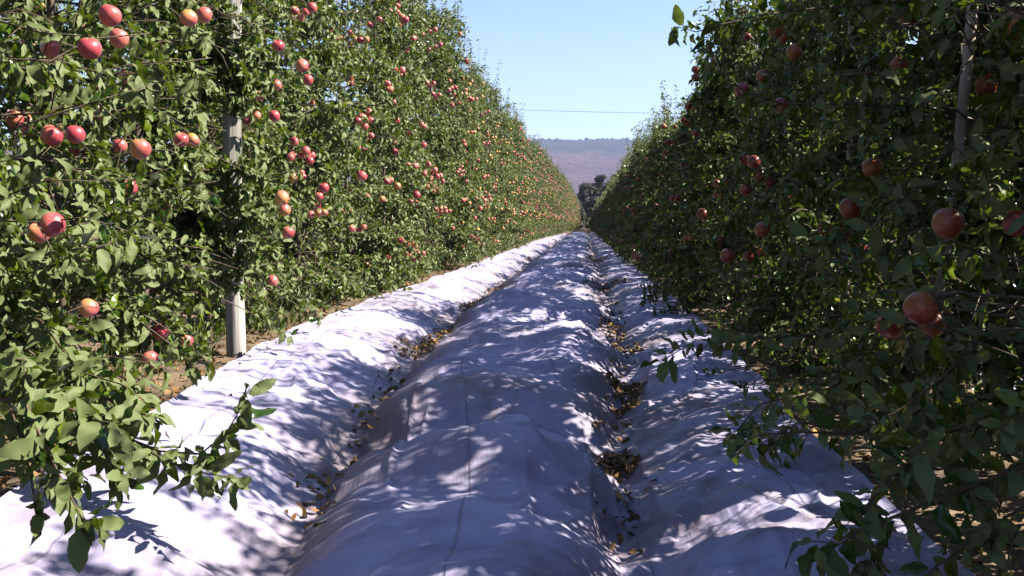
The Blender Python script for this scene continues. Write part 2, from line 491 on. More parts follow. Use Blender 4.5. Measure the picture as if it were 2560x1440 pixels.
# far hill
hx = np.linspace(-2600, 2600, 300); hy = np.concatenate([np.linspace(900, 2900, 150), np.linspace(2950, 5000, 12)])
HX, HY = np.meshgrid(hx, hy)
rise = smooth(950, 2750, HY)
hz = -3 + 213 * (0.55 * rise + 0.45 * rise ** 2) + (fbm(HX / 420, HY / 420, 41, 4) * 62 * (rise * (1 - rise) * 4) + fbm(HX / 900, HY * 0 + 1, 43, 2) * 16 * rise) + fbm(HX / 60, HY / 60, 45, 2) * 3.5 * rise
hz = np.where(HY > 2900, hz - (HY - 2900) * 0.05, hz)
g = MB(); g.grid(np.stack([HX, HY, hz], -1))
tag(g.build('hill', [M['hill']]), 'long brown and bluish hill behind the end of the lane', 'hill', kind='structure')


# dark wood along the crest of the hill
rng = np.random.default_rng(5)
n = 5000
X = rng.uniform(-1000, 1000, n); Y = rng.uniform(2650, 2900, n)
i = np.clip(np.searchsorted(hx, X), 0, len(hx) - 1); j = np.clip(np.searchsorted(hy, Y), 0, len(hy) - 1)
RIDGE = np.stack([X, Y, hz[j, i] - 2], -1)


# ------------------------------------------------------------------ the white cloth over the lane
def make_cloth(name, x0f, x1f, y0, y1, cols, grow, shift, seed, label):
    yy = [y0]
    while yy[-1] < y1:
        yy.append(yy[-1] + max(0.012, grow * yy[-1]))
    yy = np.array(yy)
    s = np.linspace(0, 1, cols)
    Yg = np.repeat(yy[:, None], cols, 1)
    ea = x0f(yy) + 0.05 * vnoise(yy * 1.1, yy * 0, seed) + 0.008 * vnoise(yy * 2.5, yy * 0, seed + 1)
    eb = x1f(yy) + 0.06 * vnoise(yy * 0.9, yy * 0, seed + 2) + 0.008 * vnoise(yy * 2.5, yy * 0, seed + 3)
    Xg = ea[:, None] + (eb - ea)[:, None] * s[None]
    u = lane_u(Xg - shift, Yg)
    z = land(Xg, Yg)
    # folds: cross ripples draped over the hump, slanting creases running down into the tracks, small crumples
    wx = Xg + 0.25 * fbm(Xg * 0.8, Yg * 0.8, seed + 5, 2)
    wy = Yg + 0.35 * fbm(Xg * 0.7 + 9, Yg * 0.7, seed + 6, 2)
    rip = vnoise(wx * 0.9, wy * 4.2, seed + 7)
    rip = 0.05 * rip + 0.03 * vnoise(wx * 1.8 + 2, wy * 8.5, seed + 8)
    sl = np.where(u < 0, 1.0, -1.0)
    dg = vnoise((wx + sl * 0.55 * wy) * 5.5, (wy - sl * 0.5 * wx) * 1.1, seed + 9)
    dg = (0.5 - np.abs(dg) * 2) * 0.045
    trk = np.exp(-((np.abs(u) - 0.85) / 0.38) ** 2)
    cr = 0.014 * fbm(wx * 9, wy * 11, seed + 10, 3)
    cr = cr + 0.020 * (1 - 2 * np.abs(vnoise(wx * 2.6 + wy * 0.8, wy * 3.1, seed + 21))) ** 4 + 0.012 * (1 - 2 * np.abs(vnoise(wx * 6.1, wy * 5.2 - wx * 2, seed + 22))) ** 4
    lf = (1 - 2 * np.abs(vnoise(u * 3.4 + 0.5 * vnoise(Yg * 0.8, Yg * 0, seed + 41), Yg * 0.45, seed + 42))) ** 5
    cr = cr + 0.022 * lf * smooth(-0.1, 0.25, vnoise(Xg * 0.9, Yg * 0.8, seed + 43))
    edge_flat = smooth(0, 0.12, s)[None] * smooth(0, 0.12, 1 - s)[None]
    z = z + 0.022 + rip * (0.12 + 0.88 * edge_flat) + dg * (0.25 + trk) * edge_flat + cr * (0.3 + 0.95 * edge_flat)
    z = np.maximum(z, land(Xg, Yg) - 0.028 * edge_flat + 0.012)
    # hems rolled slightly upward here and there
    hem = np.maximum(np.exp(-s / 0.006)[None] * (0.5 + vnoise(yy * 2, yy * 0, seed + 12))[:, None], np.exp(-(1 - s) / 0.006)[None] * (0.5 + vnoise(yy * 2, yy * 0 + 7, seed + 13))[:, None])
    z = z + 0.03 * hem
    mb = MB(); mb.grid(np.stack([Xg, Yg, z], -1))
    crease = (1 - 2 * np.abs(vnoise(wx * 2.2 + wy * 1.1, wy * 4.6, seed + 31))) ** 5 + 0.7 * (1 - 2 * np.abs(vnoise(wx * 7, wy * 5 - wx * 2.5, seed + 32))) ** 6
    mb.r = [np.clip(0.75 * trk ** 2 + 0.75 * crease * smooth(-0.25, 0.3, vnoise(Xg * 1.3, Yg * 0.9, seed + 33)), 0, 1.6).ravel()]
    o = mb.build(name, [M['cloth']])
    me = o.data
    uv = me.uv_layers.new(name='UVMap')
    vi = np.zeros(len(me.loops), np.int32); me.loops.foreach_get('vertex_index', vi)
    fx = (Xg - ea[:, None] + 0.03 * (wx - Xg)).ravel(); fy = Yg.ravel()
    uv.data.foreach_set('uv', np.stack([fx[vi], fy[vi]], -1).astype(np.float32).ravel())
    tag(o, label, 'ground cloth')
    return (Xg, Yg, z)


CLOTH = make_cloth('ground_cloth', edge_left, edge_right, 0.5, 88, 300, 0.0062, 0.0, 60,
                   'long white seamed cloth laid along the lane between the two tree rows')
make_cloth('ground_cloth', lambda y: y * 0 + 2.35, lambda y: y * 0 + 5.3, 1.5, 30, 90, 0.012, 4.3, 90,
           'white cloth glimpsed under the shaded right row, in the next lane')


def cloth_z(x, y):
    Xg, Yg, z = CLOTH
    i = int(np.clip(np.searchsorted(Yg[:, 0], y), 0, len(Yg) - 1))
    return float(np.interp(x, Xg[i], z[i]))


# ------------------------------------------------------------------ leaves
def leaf_template(rings, serrate):
    ts = np.linspace(0, 1, rings + 2)[1:-1]
    T = [0.0]; Sx = [0.0]; 
    for k, t in enumerate(ts):
        w = math.sin(math.pi * t ** 0.92) ** 0.66
        if serrate: w *= (1.0 if k % 2 == 0 else 0.92)
        T += [t - 0.02, t, t - 0.02]; Sx += [-w, 0, w]
    T.append(1.0); Sx.append(0.0)
    tris = [(0, 2, 1), (0, 3, 2)]; quads = []
    for k in range(rings - 1):
        a = 1 + 3 * k; b = a + 3
        quads += [(a, a + 1, b + 1, b), (a + 1, a + 2, b + 2, b + 1)]
    a = 1 + 3 * (rings - 1); tip = a + 3
    tris += [(a, a + 1, tip), (a + 1, a + 2, tip)]
    return np.array(T), np.array(Sx), np.array(tris), np.array(quads)


LEAF_HI = leaf_template(9, True)
LEAF_MID = leaf_template(3, False)
LEAF_REP = leaf_template(4, False)


def unit(a):
    return a / (np.linalg.norm(a, axis=-1, keepdims=True) + 1e-9)


def add_leaves(mb, rng, base, direc, normal, size, mat=0, tmpl=LEAF_HI, width=0.215, rnd=None):
    """One curled, folded blade per row of base; normal is the upper side."""
    T, Sx, tris, quads = tmpl
    n = len(base)
    if n == 0: return
    D = unit(direc)
    W = unit(np.cross(normal, D)); Nn = np.cross(D, W)      # Nn is the upper side
    k = len(T)
    curl = rng.uniform(-0.05, 0.75, n)[:, None]; fold = rng.uniform(0.05, 0.75, n)[:, None]
    wav = 0.07 * np.sin(T[None] * 11 + rng.uniform(0, 6.28, n)[:, None] + Sx[None] * 1.5) * np.abs(Sx)[None]
    bend = rng.uniform(-0.18, 0.18, n)[:, None]
    wd = (width * rng.uniform(0.72, 1.3, n))[:, None]
    tt = T[None] * (1 - 0.25 * curl * T[None])
    lat = Sx[None] * wd + bend * T[None] ** 2
    up = np.abs(Sx)[None] * wd * fold - curl * T[None] ** 2 * 0.9 + wav
    P = base[:, None] + size[:, None, None] * (tt[..., None] * D[:, None] + lat[..., None] * W[:, None] + up[..., None] * Nn[:, None])
    off = (np.arange(n) * k)[:, None, None]
    if rnd is None:
        rnd = np.clip(rng.normal(0.42, 0.3, n), 0, 0.95)
        rnd = np.where(rng.random(n) < 0.008, rng.uniform(0.96, 1.0, n), rnd)
    mb.add(P.reshape(-1, 3), [(tris[None] + off).reshape(-1, 3), (quads[None] + off).reshape(-1, 4)], mat, np.repeat(rnd, k), np.tile(np.stack([Sx / max(np.abs(Sx).max(), 1e-6), T, np.ones(k)], -1), (n, 1)))


# ------------------------------------------------------------------ apples
def apple_mesh(name, seed, squash, skin='apple'):
    rng = np.random.default_rng(seed)
    R = 0.039
    prof = []
    for a in np.linspace(0, math.pi, 17):
        r = math.sin(a) * (1 + 0.10 * math.cos(a))
        z = math.cos(a) * 1.05 * squash
        z -= 0.30 * math.exp(-(r / 0.26) ** 2) * (1 if a < math.pi / 2 else 0)       # stalk hollow
        z += 0.17 * math.exp(-(r / 0.24) ** 2) * (1 if a > math.pi / 2 else 0)       # eye
        prof.append((max(r, 0.003), z))
    ang = np.arange(22) * 2 * math.pi / 22
    P = np.zeros((len(prof), 22, 3))
    lop = rng.uniform(0.04, 0.09); ph = rng.uniform(0, 6.28)
    for i, (r, z) in enumerate(prof):
        rib = 1 + 0.022 * np.cos(5 * ang + ph) * (1 if z < 0 else 0.4) + lop * np.cos(ang + ph) * 0.5
        P[i, :, 0] = r * np.cos(ang) * rib; P[i, :, 1] = r * np.sin(ang) * rib; P[i, :, 2] = z + lop * r * np.cos(ang + ph)
    mb = MB(); mb.grid(P[::-1] * R, 0, 0.0, wrap=True)
    mb.tube(np.array([(0, 0, 0.5), (0.03, 0.02, 0.85), (0.1, 0.04, 1.25)]) * R, np.array([0.05, 0.04, 0.05]) * R, 5, 1)
    for k in range(5):
        a = k * 1.256 + 0.3
        c, s = math.cos(a), math.sin(a)
        e = np.array([(0.03 * c, 0.03 * s, -0.73), (0.17 * c - 0.05 * s, 0.17 * s + 0.05 * c, -0.80), (0.17 * c + 0.05 * s, 0.17 * s - 0.05 * c, -0.80), (0.10 * c, 0.10 * s, -0.92)]) * R * np.array([1, 1, squash])
        mb.add(e, [[(0, 1, 3, 2)]], 1)
    return mb.mesh(name, [M[skin], M['calyx']])


APPLES = [apple_mesh('apple', 1, 0.98), apple_mesh('apple', 2, 1.04), apple_mesh('apple', 3, 0.93)]
SHADE_APPLES = [apple_mesh('apple', 1, 0.98, 'shade_toned_apple'), apple_mesh('apple', 2, 1.04, 'shade_toned_apple'), apple_mesh('apple', 3, 0.93, 'shade_toned_apple')]
APPLE_V = []
for me in APPLES:
    co = np.zeros(len(me.vertices) * 3, np.float32); me.vertices.foreach_get('co', co)
    APPLE_V.append((co.reshape(-1, 3), [tuple(p.vertices) for p in me.polygons if p.material_index == 0]))


# ------------------------------------------------------------------ the apple trees
def carve_mask(P, carves):
    keep = np.ones(len(P), bool)
    for (a, b, r) in carves:
        ab = b - a; t = np.clip(((P - a) @ ab) / (ab @ ab), 0, 1)
        d = np.linalg.norm(P - (a + t[:, None] * ab), axis=1)
        keep &= d > r
    return keep


def grow_tree(seed, H, hw, ly=0.74, zlow=0.42, n_br=150, n_apple=40, tmpl=None, skirt=0, thin_top=0.0, carves=(), extra=(), fixed_apples=(), face=1.0, blush=1.0, leaf=0.08, lean=0.0, apple_ok=None):
    """Returns the meshes and apple places of one tree, in its own space.  hw(z): half width across the row."""
    rng = np.random.default_rng(seed)
    wood = MB(); crown = MB()
    # leader
    zs = np.linspace(-0.12, H - 0.25, 12)
    lead = np.stack([0.05 * np.sin(zs * 1.7 + seed) * np.clip(zs, 0, 1) + lean * zs, 0.05 * np.cos(zs * 1.3 + seed * 2) * np.clip(zs, 0, 1), zs], -1)
    wood.tube(lead, np.linspace(0.027, 0.008, 12) * rng.uniform(0.9, 1.15), 8, 0)
    def on_lead(z):
        return np.array([np.interp(z, zs, lead[:, 0]), np.interp(z, zs, lead[:, 1]), z])
    shoots = []            # (polyline, leaf size, spacing, spur?)
    apples = []
    for b in range(n_br):
        f = (b + rng.random()) / n_br
        z0 = zlow + 0.05 + f * (H - zlow - 0.35)
        if thin_top and rng.random() < thin_top * max(0, (z0 - 2.4) / (H - 2.4)): continue
        A = rng.uniform(0, 2 * math.pi)
        reach = rng.uniform(0.55, 1.12)
        dz = rng.uniform(-0.28, 0.35)
        z1 = np.clip(z0 + dz, zlow - 0.08, H)
        end = np.array([math.cos(A) * hw(z1) * reach, math.sin(A) * ly * reach, z1]) + np.array([lean * z1, 0, 0])
        st = on_lead(z0)
        midp = st + (end - st) * 0.5 + np.array([0, 0, rng.uniform(0.0, 0.14)]) + rng.normal(0, 0.035, 3)
        tt = np.linspace(0, 1, 6)[:, None]
        pl = (1 - tt) ** 2 * st + 2 * tt * (1 - tt) * midp + tt ** 2 * end
        pl[1:-1] += rng.normal(0, 0.022, (4, 3))
        wood.tube(pl, np.linspace(0.0075, 0.002, 6), 5, 0)
        shoots.append((pl, leaf, 0.052, True))
        for k in range(rng.integers(3, 5)):
            t = rng.uniform(0.3, 1.0)
            p = pl[int(t * 5)]
            out = unit(end - st) + rng.normal(0, 0.7, 3); out[2] += 0.25
            out = unit(out) * rng.uniform(0.14, 0.34)
            q = p + out
            lim = hw(np.clip(q[2], 0.2, H)) * 1.2
            q[0] = np.clip(q[0], -lim + lean * q[2], lim + lean * q[2])
            if q[2] < zlow - 0.1: q[2] = zlow - 0.1
            sp = np.stack([p, p + (q - p) * 0.5 + [0, 0, 0.02], q + [0, 0, -0.03]])
            crown.tube(sp, [0.0032, 0.0025, 0.0016], 4, 1)
            shoots.append((sp, leaf, 0.028, False))
    # low boughs drooping to the ground on both sides
    for k in range(skirt):
        A = rng.uniform(-1.1, 1.1) + (math.pi if k % 2 else 0)
        z1 = rng.uniform(0.1, 0.3)
        end = np.array([math.cos(A) * hw(0.5) * rng.uniform(0.8, 1.1), math.sin(A) * ly, z1])
        st = on_lead(rng.uniform(0.35, 0.6))
        midp = (st + end) / 2 + np.array([0, 0, 0.16])
        tt = np.linspace(0, 1, 6)[:, None]
        pl = (1 - tt) ** 2 * st + 2 * tt * (1 - tt) * midp + tt ** 2 * end
        wood.tube(pl, np.linspace(0.006, 0.002, 6), 5, 0)
        shoots.append((pl, leaf, 0.045, True))
        for j in range(3):
            p = pl[rng.integers(2, 6)]; q = p + rng.normal(0, 0.13, 3) * [1, 1, 0.5]; q[2] = max(q[2], 0.07)
            shoots.append((np.stack([p, (p + q) / 2 + [0, 0, 0.02], q]), leaf, 0.026, False))
    # upright leaders on top
    for k in range(16 if H > 2.84 else 6):
        z0 = H * rng.uniform(0.78, 0.98)
        p = np.array([rng.uniform(-1, 1) * hw(z0) * 0.8 + lean * z0, rng.uniform(-1, 1) * ly * 0.9, z0])
        q = p + np.array([rng.normal(0, 0.09), rng.normal(0, 0.09), rng.uniform(0.3, 0.7) * (0.55 if H < 2.89 else 1.25 if rng.random() < 0.25 else 1.0)])
        sp = np.stack([p - [0, 0, 0.3], p, (p + q) / 2 + rng.normal(0, 0.02, 3), q])
        crown.tube(sp, [0.005, 0.004, 0.003, 0.0015], 4, 1)
        shoots.append((sp, leaf * 0.8, 0.024, False))
    for pl, sz, spc in extra:
        pl = np.asarray(pl)
        root = np.array([[0, 0, max(0.5, pl[0][2] - 0.15)]])
        pl = np.concatenate([root, (root + pl[:1]) / 2 + [[0, 0, 0.06]], pl])
        crown.tube(pl, np.linspace(0.006, 0.0016, len(pl)), 5, 1)
        shoots.append((pl, sz, spc, False, True))
    B = []; D = []; Nn = []; SZ = []; KEEP = []
    for sh in shoots:
        pl, sz, spc, spur = sh[:4]
        seg = np.linalg.norm(np.diff(pl, axis=0), axis=1); Ltot = seg.sum()
        cum = np.concatenate([[0], np.cumsum(seg)])
        s0 = 0.28 * Ltot if spur else (0.12 * Ltot)
        pos = np.arange(s0, Ltot, spc) + rng.uniform(-0.3, 0.3) * spc
        per = rng.integers(3, 6, len(pos)) if spur else np.ones(len(pos), int)
        if len(sh) > 4: per = rng.integers(1, 4, len(pos))
        if len(pos): per[-1] += 2
        pos = np.repeat(np.clip(pos, 0, Ltot), per)
        if len(pos) == 0: continue
        base = np.stack([np.interp(pos, cum, pl[:, i]) for i in range(3)], -1)
        ax = unit(pl[-1] - pl[0])[None]
        phi = np.arange(len(pos)) * 2.4 + rng.uniform(0, 6.28, len(pos)) * (1.0 if spur else 0.15)
        r1 = unit(np.cross(ax, np.array([[0.3, 0.2, 1.0]]))); r2 = np.cross(ax, r1)
        rad = np.cos(phi)[:, None] * r1 + np.sin(phi)[:, None] * r2
        d = rad * rng.uniform(0.7, 1.2, len(pos))[:, None] + ax * rng.uniform(0.2, 0.7, len(pos))[:, None]
        d[:, 2] -= rng.uniform(0.1, 0.75, len(pos))
        d += rng.normal(0, 0.18, d.shape)
        d = unit(d)
        # the upper side turns to the light: up and out of the hedge
        outw = np.stack([np.sign(base[:, 0] + 1e-4) * np.clip(np.abs(base[:, 0]) / 0.5, 0, 1) * 0.8, 0 * base[:, 0], 1.0 + 0 * base[:, 0]], -1)
        nn = unit(outw + rng.normal(0, 0.85, d.shape))
        B.append(base + d * 0.012); D.append(d); Nn.append(nn); SZ.append(sz * rng.uniform(0.5, 1.22, len(pos)))
        KEEP.append(np.full(len(pos), len(sh) > 4))
    B = np.concatenate(B); D = np.concatenate(D); Nn = np.concatenate(Nn); SZ = np.concatenate(SZ); KEEP = np.concatenate(KEEP)
    # apples hang under the branches, most of them near the two faces
    places = [(np.array(p), s, None) for p, s in fixed_apples]
    cand = B[rng.permutation(len(B))]
    for c in cand:
        if len(places) >= n_apple + len(fixed_apples): break
        p = c - np.array([0, 0, rng.uniform(0.04, 0.075)])
        w = hw(np.clip(p[2], 0.1, H))
        if p[2] < zlow + 0.3 or p[2] > H - 0.15: continue
        if abs(p[0] - lean * p[2]) < 0.6 * w and rng.random() < 0.85: continue
        p[0] *= 1.08
        if apple_ok is not None and not apple_ok(p): continue
        if any(np.sum((p - q[0]) ** 2) < 0.0064 for q in places): continue
        places.append((p, rng.uniform(0.84, 1.08), None))
        if rng.random() < 0.45:      # pairs and bunches
            for kk in range(rng.integers(1, 3)):
                p2 = p + unit(rng.normal(0, 1, 3) * [1, 1, 0.6]) * 0.085
                if apple_ok is not None and not apple_ok(p2): continue
                if not any(np.sum((p2 - q[0]) ** 2) < 0.0058 for q in places): places.append((p2, rng.uniform(0.82, 1.05), None))
    AP = np.array([q[0] for q in places])
    # nothing grows through an apple
    mid = B + D * SZ[:, None] * 0.5
    ok = np.ones(len(B), bool)
    for a in AP:
        ok &= np.sum((mid - a) ** 2, 1) > 0.045 ** 2
    ok &= carve_mask(mid, carves) | KEEP
    # the foliage sits in clumps with hollows between them
    hol = vnoise(B[:, 1] * 3.6 + seed, B[:, 2] * 3.6, seed) + vnoise(B[:, 0] * 4 + 3, B[:, 2] * 4.2 + B[:, 1] * 2.3, seed + 5)
    hol = hol * 0.8 + 0.9 * vnoise(B[:, 1] * 1.5 + seed * 3, B[:, 2] * 1.4, seed + 9)
    ok &= ~((hol < -0.1) & (np.abs(B[:, 0] - lean * B[:, 2]) > 0.26) & (rng.random(len(B)) < 0.93)) | KEEP
    add_leaves(crown, rng, B[ok], D[ok], Nn[ok], SZ[ok], 0, tmpl or LEAF_HI)
    apl = []
    for (p, s, _) in places:
        side = 1.0 if p[0] >= 0 else -1.0
        az = (0 if side * blush > 0 else math.pi) + rng.normal(0, 0.75)
        apl.append((p, s, (rng.normal(0, 0.55), rng.normal(0, 0.55), az), int(rng.integers(0, 3))))
    return wood, crown, apl


def place_tree(model, loc, rz, near, label, group, sc=1.0):
    t = empty('apple_tree', loc)
    t.rotation_euler = (0, 0, rz)
    t.scale = (sc, sc, sc)
    tag(t, label, 'apple tree', group)
    link(bpy.data.objects.new('trunk', model['wood']), t)
    link(bpy.data.objects.new('crown', model['crown'] if near else model['far_crown']()), t)
    if near:
        for (p, s, rot, k) in model['apples']:
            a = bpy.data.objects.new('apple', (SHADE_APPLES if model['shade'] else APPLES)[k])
            a.location = p; a.rotation_euler = rot; a.scale = (s, s, s)
            link(a, t)
    return t


def model_of(*args, **kw):
    wood, crown, apl = grow_tree(*args, **kw)
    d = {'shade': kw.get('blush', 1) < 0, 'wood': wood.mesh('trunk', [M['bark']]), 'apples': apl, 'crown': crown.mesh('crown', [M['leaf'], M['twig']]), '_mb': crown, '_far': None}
    def far():
        if d['_far'] is None:        # apples a pixel or two across ride in the crown
            mb = d['_mb']
            rr = np.random.default_rng(len(apl))
            for (p, s, rot, k) in apl:
                co, fc = APPLE_V[k]
                R = np.array(Euler(rot).to_matrix())
                q = [f for f in fc if len(f) == 4]
                mb.add((co * s) @ R.T + p, [q], 2, rr.random())
            d['_far'] = mb.mesh('crown', [M['leaf'], M['twig'], M['shade_toned_apple' if d['shade'] else 'apple']])
        return d['_far']
    d['far_crown'] = far
    return d


def hw_left(z):
    return float(np.interp(z, [0.3, 0.6, 1.6, 3.2, 4.4, 5.2], [0.72, 0.76, 0.74, 0.66, 0.5, 0.2]))


def hw_right(z):
    return float(np.interp(z, [0.2, 0.5, 1.2, 2.2, 3.0, 3.6], [0.84, 0.88, 0.74, 0.42, 0.16, 0.08]))


CAMV = np.array([0, 0, CAM_Z])


def sight_carves(p, r=0.05, reach=0.45):
    """A gap in the leaves in front of p, towards the lane and the viewer."""
    d = unit(CAMV - p)
    return (p + d * 0.02, p + d * reach, r)


# --- apples that can be pointed out in the photograph: pixel x, y, diameter
left_px = [(275, 40, 55), (297, 97, 48), (225, 122, 56), (126, 122, 46), (312, 195, 34), (130, 340, 55), (188, 337, 48), (350, 373, 52),
           (452, 350, 36), (35, 297, 45), (72, 322, 40), (247, 292, 38), (130, 563, 60), (98, 582, 56), (220, 770, 48), (402, 830, 38),
           (465, 852, 34), (375, 900, 42), (440, 872, 30), (95, 925, 32), (325, 470, 38), (300, 365, 36), (150, 420, 38), (470, 45, 42),
           (510, 38, 38), (695, 115, 31), (755, 165, 33), (770, 200, 26), (650, 240, 26), (692, 213, 26), (618, 305, 25), (641, 290, 25), (686, 290, 28),
           (705, 495, 36), (712, 525, 31), (720, 582, 31), (810, 470, 26), (905, 440, 26), (1018, 360, 23), (865, 690, 22), (682, 702, 27),
           (850, 592, 22), (740, 742, 24), (480, 350, 34), (58, 300, 40), (778, 250, 24), (860, 155, 24), (915, 10, 24), (780, 20, 26), (808, 45, 24)]
right_px = [(2300, 770, 80), (2328, 812, 62), (2226, 815, 60), (2125, 522, 48), (1905, 575, 36), (2250, 162, 42), (2170, 196, 36), (1885, 405, 32),
            (1898, 440, 30), (1925, 456, 30), (2330, 240, 46), (2465, 215, 50), (2510, 250, 46), (2270, 40, 46), (2540, 60, 60), (2105, 585, 44),
            (2150, 630, 42), (1818, 640, 36), (1755, 535, 28), (1955, 265, 38), (1855, 225, 36), (2370, 560, 70), (2180, 420, 46), (2540, 560, 60),
            (1985, 130, 36), (1940, 75, 36), (1905, 190, 30), (2320, 1100, 60), (1760, 650, 26), (2060, 570, 34)]


def px_apples(lst):
    r = []
    for (x, y, d) in lst:
        depth = 0.075 * F_PX / d
        p = at(x, y, depth)
        r.append((np.array(p), 1.0 if d > 30 else 0.96))
    return r


LP, RP = px_apples(left_px), px_apples(right_px)
post_p = at(590, 892, 6.3)
POST = np.array([post_p.x, post_p.y, 0.0])

SP = 1.27
left_y = [0.75 + SP * k for k in range(124)]
right_y = [-0.08 + SP * k for k in range(124)]
rnd = random.Random(7)

pt = lambda *a: np.array(at(*a))
left_extra = {
    1: [([pt(60, 900, 2.25), pt(60, 1000, 2.2), pt(110, 1110, 2.1), pt(170, 1230, 2.05), pt(225, 1330, 2.0)], 0.088, 0.021),
        ([pt(20, 1000, 2.2), pt(60, 1120, 2.1), pt(80, 1210, 2.08), pt(90, 1290, 2.05)], 0.088, 0.022),
        ([pt(90, 960, 2.4), pt(190, 1060, 2.3), pt(260, 1130, 2.2), pt(310, 1210, 2.15)], 0.088, 0.02),
        ([pt(40, 940, 2.3), pt(150, 1010, 2.3), pt(230, 1050, 2.25), pt(300, 1060, 2.2)], 0.09, 0.02),
        ([pt(0, 1050, 2.3), pt(70, 1080, 2.25), pt(150, 1140, 2.2), pt(220, 1200, 2.2)], 0.09, 0.02)],
    2: [([pt(150, 990, 3.2), pt(280, 1080, 2.9), pt(400, 1128, 2.85), pt(500, 1135, 2.8), pt(560, 1090, 2.78), pt(597, 1030, 2.78), pt(615, 985, 2.78)], 0.085, 0.034),
        ([pt(330, 1105, 2.88), pt(430, 1160, 2.8), pt(520, 1185, 2.75), pt(590, 1195, 2.72)], 0.088, 0.03),
        ([pt(150, 900, 3.1), pt(240, 990, 2.95), pt(330, 1020, 2.9), pt(380, 1050, 2.85)], 0.088, 0.022),
        ([pt(100, 800, 3.2), pt(200, 930, 3.0), pt(300, 960, 2.95), pt(360, 1000, 2.9)], 0.088, 0.022)],
}
left_extra[4] = [([pt(x0, y0, 6.25), pt((x0 + x1) / 2, (y0 + y1) / 2 - 15, 6.08), pt(x1, y1, dd)], 0.082, 0.013)
                 for x0, y0, x1, y1, dd in ((470, 400, 660, 440, 5.98), (500, 450, 600, 520, 6.0), (470, 500, 690, 560, 5.9), (500, 560, 640, 640, 5.95), (480, 610, 600, 665, 6.0),
                                            (690, 470, 560, 590, 6.0), (500, 90, 640, 130, 6.0), (510, 170, 620, 250, 6.0), (660, 120, 570, 220, 6.0), (500, 230, 600, 275, 6.0), (650, 420, 540, 430, 6.05),
                                            (480, 540, 560, 600, 5.95), (520, 30, 580, 70, 6.05), (500, 110, 610, 190, 5.95), (680, 200, 570, 250, 5.95), (500, 20, 640, 60, 6.0), (480, 140, 590, 150, 5.95), (690, 620, 570, 670, 5.95), (500, 690, 600, 720, 5.95))]
right_extra = {
    2: [([pt(2330, 1010, 2.7), pt(2240, 1060, 2.5), pt(2130, 1085, 2.42), pt(2000, 1080, 2.36), pt(1895, 1088, 2.3), pt(1860, 1105, 2.3)], 0.085, 0.027),
        ([pt(2330, 1120, 2.5), pt(2240, 1200, 2.3), pt(2175, 1250, 2.2), pt(2160, 1320, 2.15), pt(2100, 1360, 2.1), pt(2030, 1352, 2.1)], 0.088, 0.03),
        ([pt(2165, 1320, 2.15), pt(2190, 1380, 2.12), pt(2185, 1420, 2.12)], 0.085, 0.028),
        ([pt(2450, 850, 2.6), pt(2350, 950, 2.4), pt(2270, 1010, 2.35), pt(2190, 1060, 2.3)], 0.09, 0.022),
        ([pt(2560, 1000, 2.5), pt(2450, 1060, 2.3), pt(2330, 1080, 2.2), pt(2250, 1180, 2.15)], 0.09, 0.022)],
    3: [([pt(2050, 20, 4.1), pt(1920, 35, 3.95), pt(1800, 62, 3.9), pt(1740, 80, 3.88), pt(1690, 66, 3.85)], 0.082, 0.021),
        ([pt(1960, 260, 4.0), pt(1860, 230, 3.95), pt(1795, 170, 3.9), pt(1772, 110, 3.9)], 0.082, 0.03),
        ([pt(2000, 840, 3.6), pt(1850, 850, 3.4), pt(1740, 850, 3.35), pt(1650, 905, 3.3)], 0.082, 0.026),
        ([pt(2100, 960, 3.4), pt(1990, 990, 3.2), pt(1900, 1010, 3.1), pt(1830, 1090, 3.05)], 0.082, 0.028)],
}

hi_left = {}; hi_right = {}
N_UNIQUE_L, N_UNIQUE_R = 6, 6
for k in range(N_UNIQUE_L):
    base = np.array([row_left(left_y[k]), left_y[k], 0.0]); base[2] = float(land(base[0], base[1]))
    fa = [(p - base, s) for p, s in LP if np.argmin([abs(p[1] - y) for y in left_y]) == k]
    cv = []
    for p, s in LP:
        a, b, r = sight_carves(p, 0.068, 0.9); cv.append((a - base, b - base, r))
    # open places in front of the post: low down, at knee height and at head height
    for z0, z1, r in ((0.1, 0.72, 0.13), (1.38, 1.72, 0.13), (1.95, 2.15, 0.10), (2.25, 2.6, 0.1)):
        for zz in np.arange(z0, z1 + 0.01, 0.06):
            q = np.array([POST[0], POST[1], zz]); d = unit(CAMV - q)
            cv.append((q - d * 0.1 - base, q + d * 1.6 - base, r))
    ok_face = (lambda p, by=base[1]: not (by + p[1] < 8.2 and p[0] > 0.1))     # the lane face carries the apples of the list
    hi_left[k] = model_of(100 + k, 4.7, hw_left, zlow=(0.12, 0.12, 0.12, 0.16, 0.36, 0.22)[k], n_apple=20, thin_top=0.35, carves=cv,
                          extra=[([q - base for q in pl], sz, sp) for pl, sz, sp in left_extra.get(k, [])], fixed_apples=fa, apple_ok=ok_face, skirt=(8, 8, 8, 8, 3, 6)[k])
    hi_left[k]['base'] = base
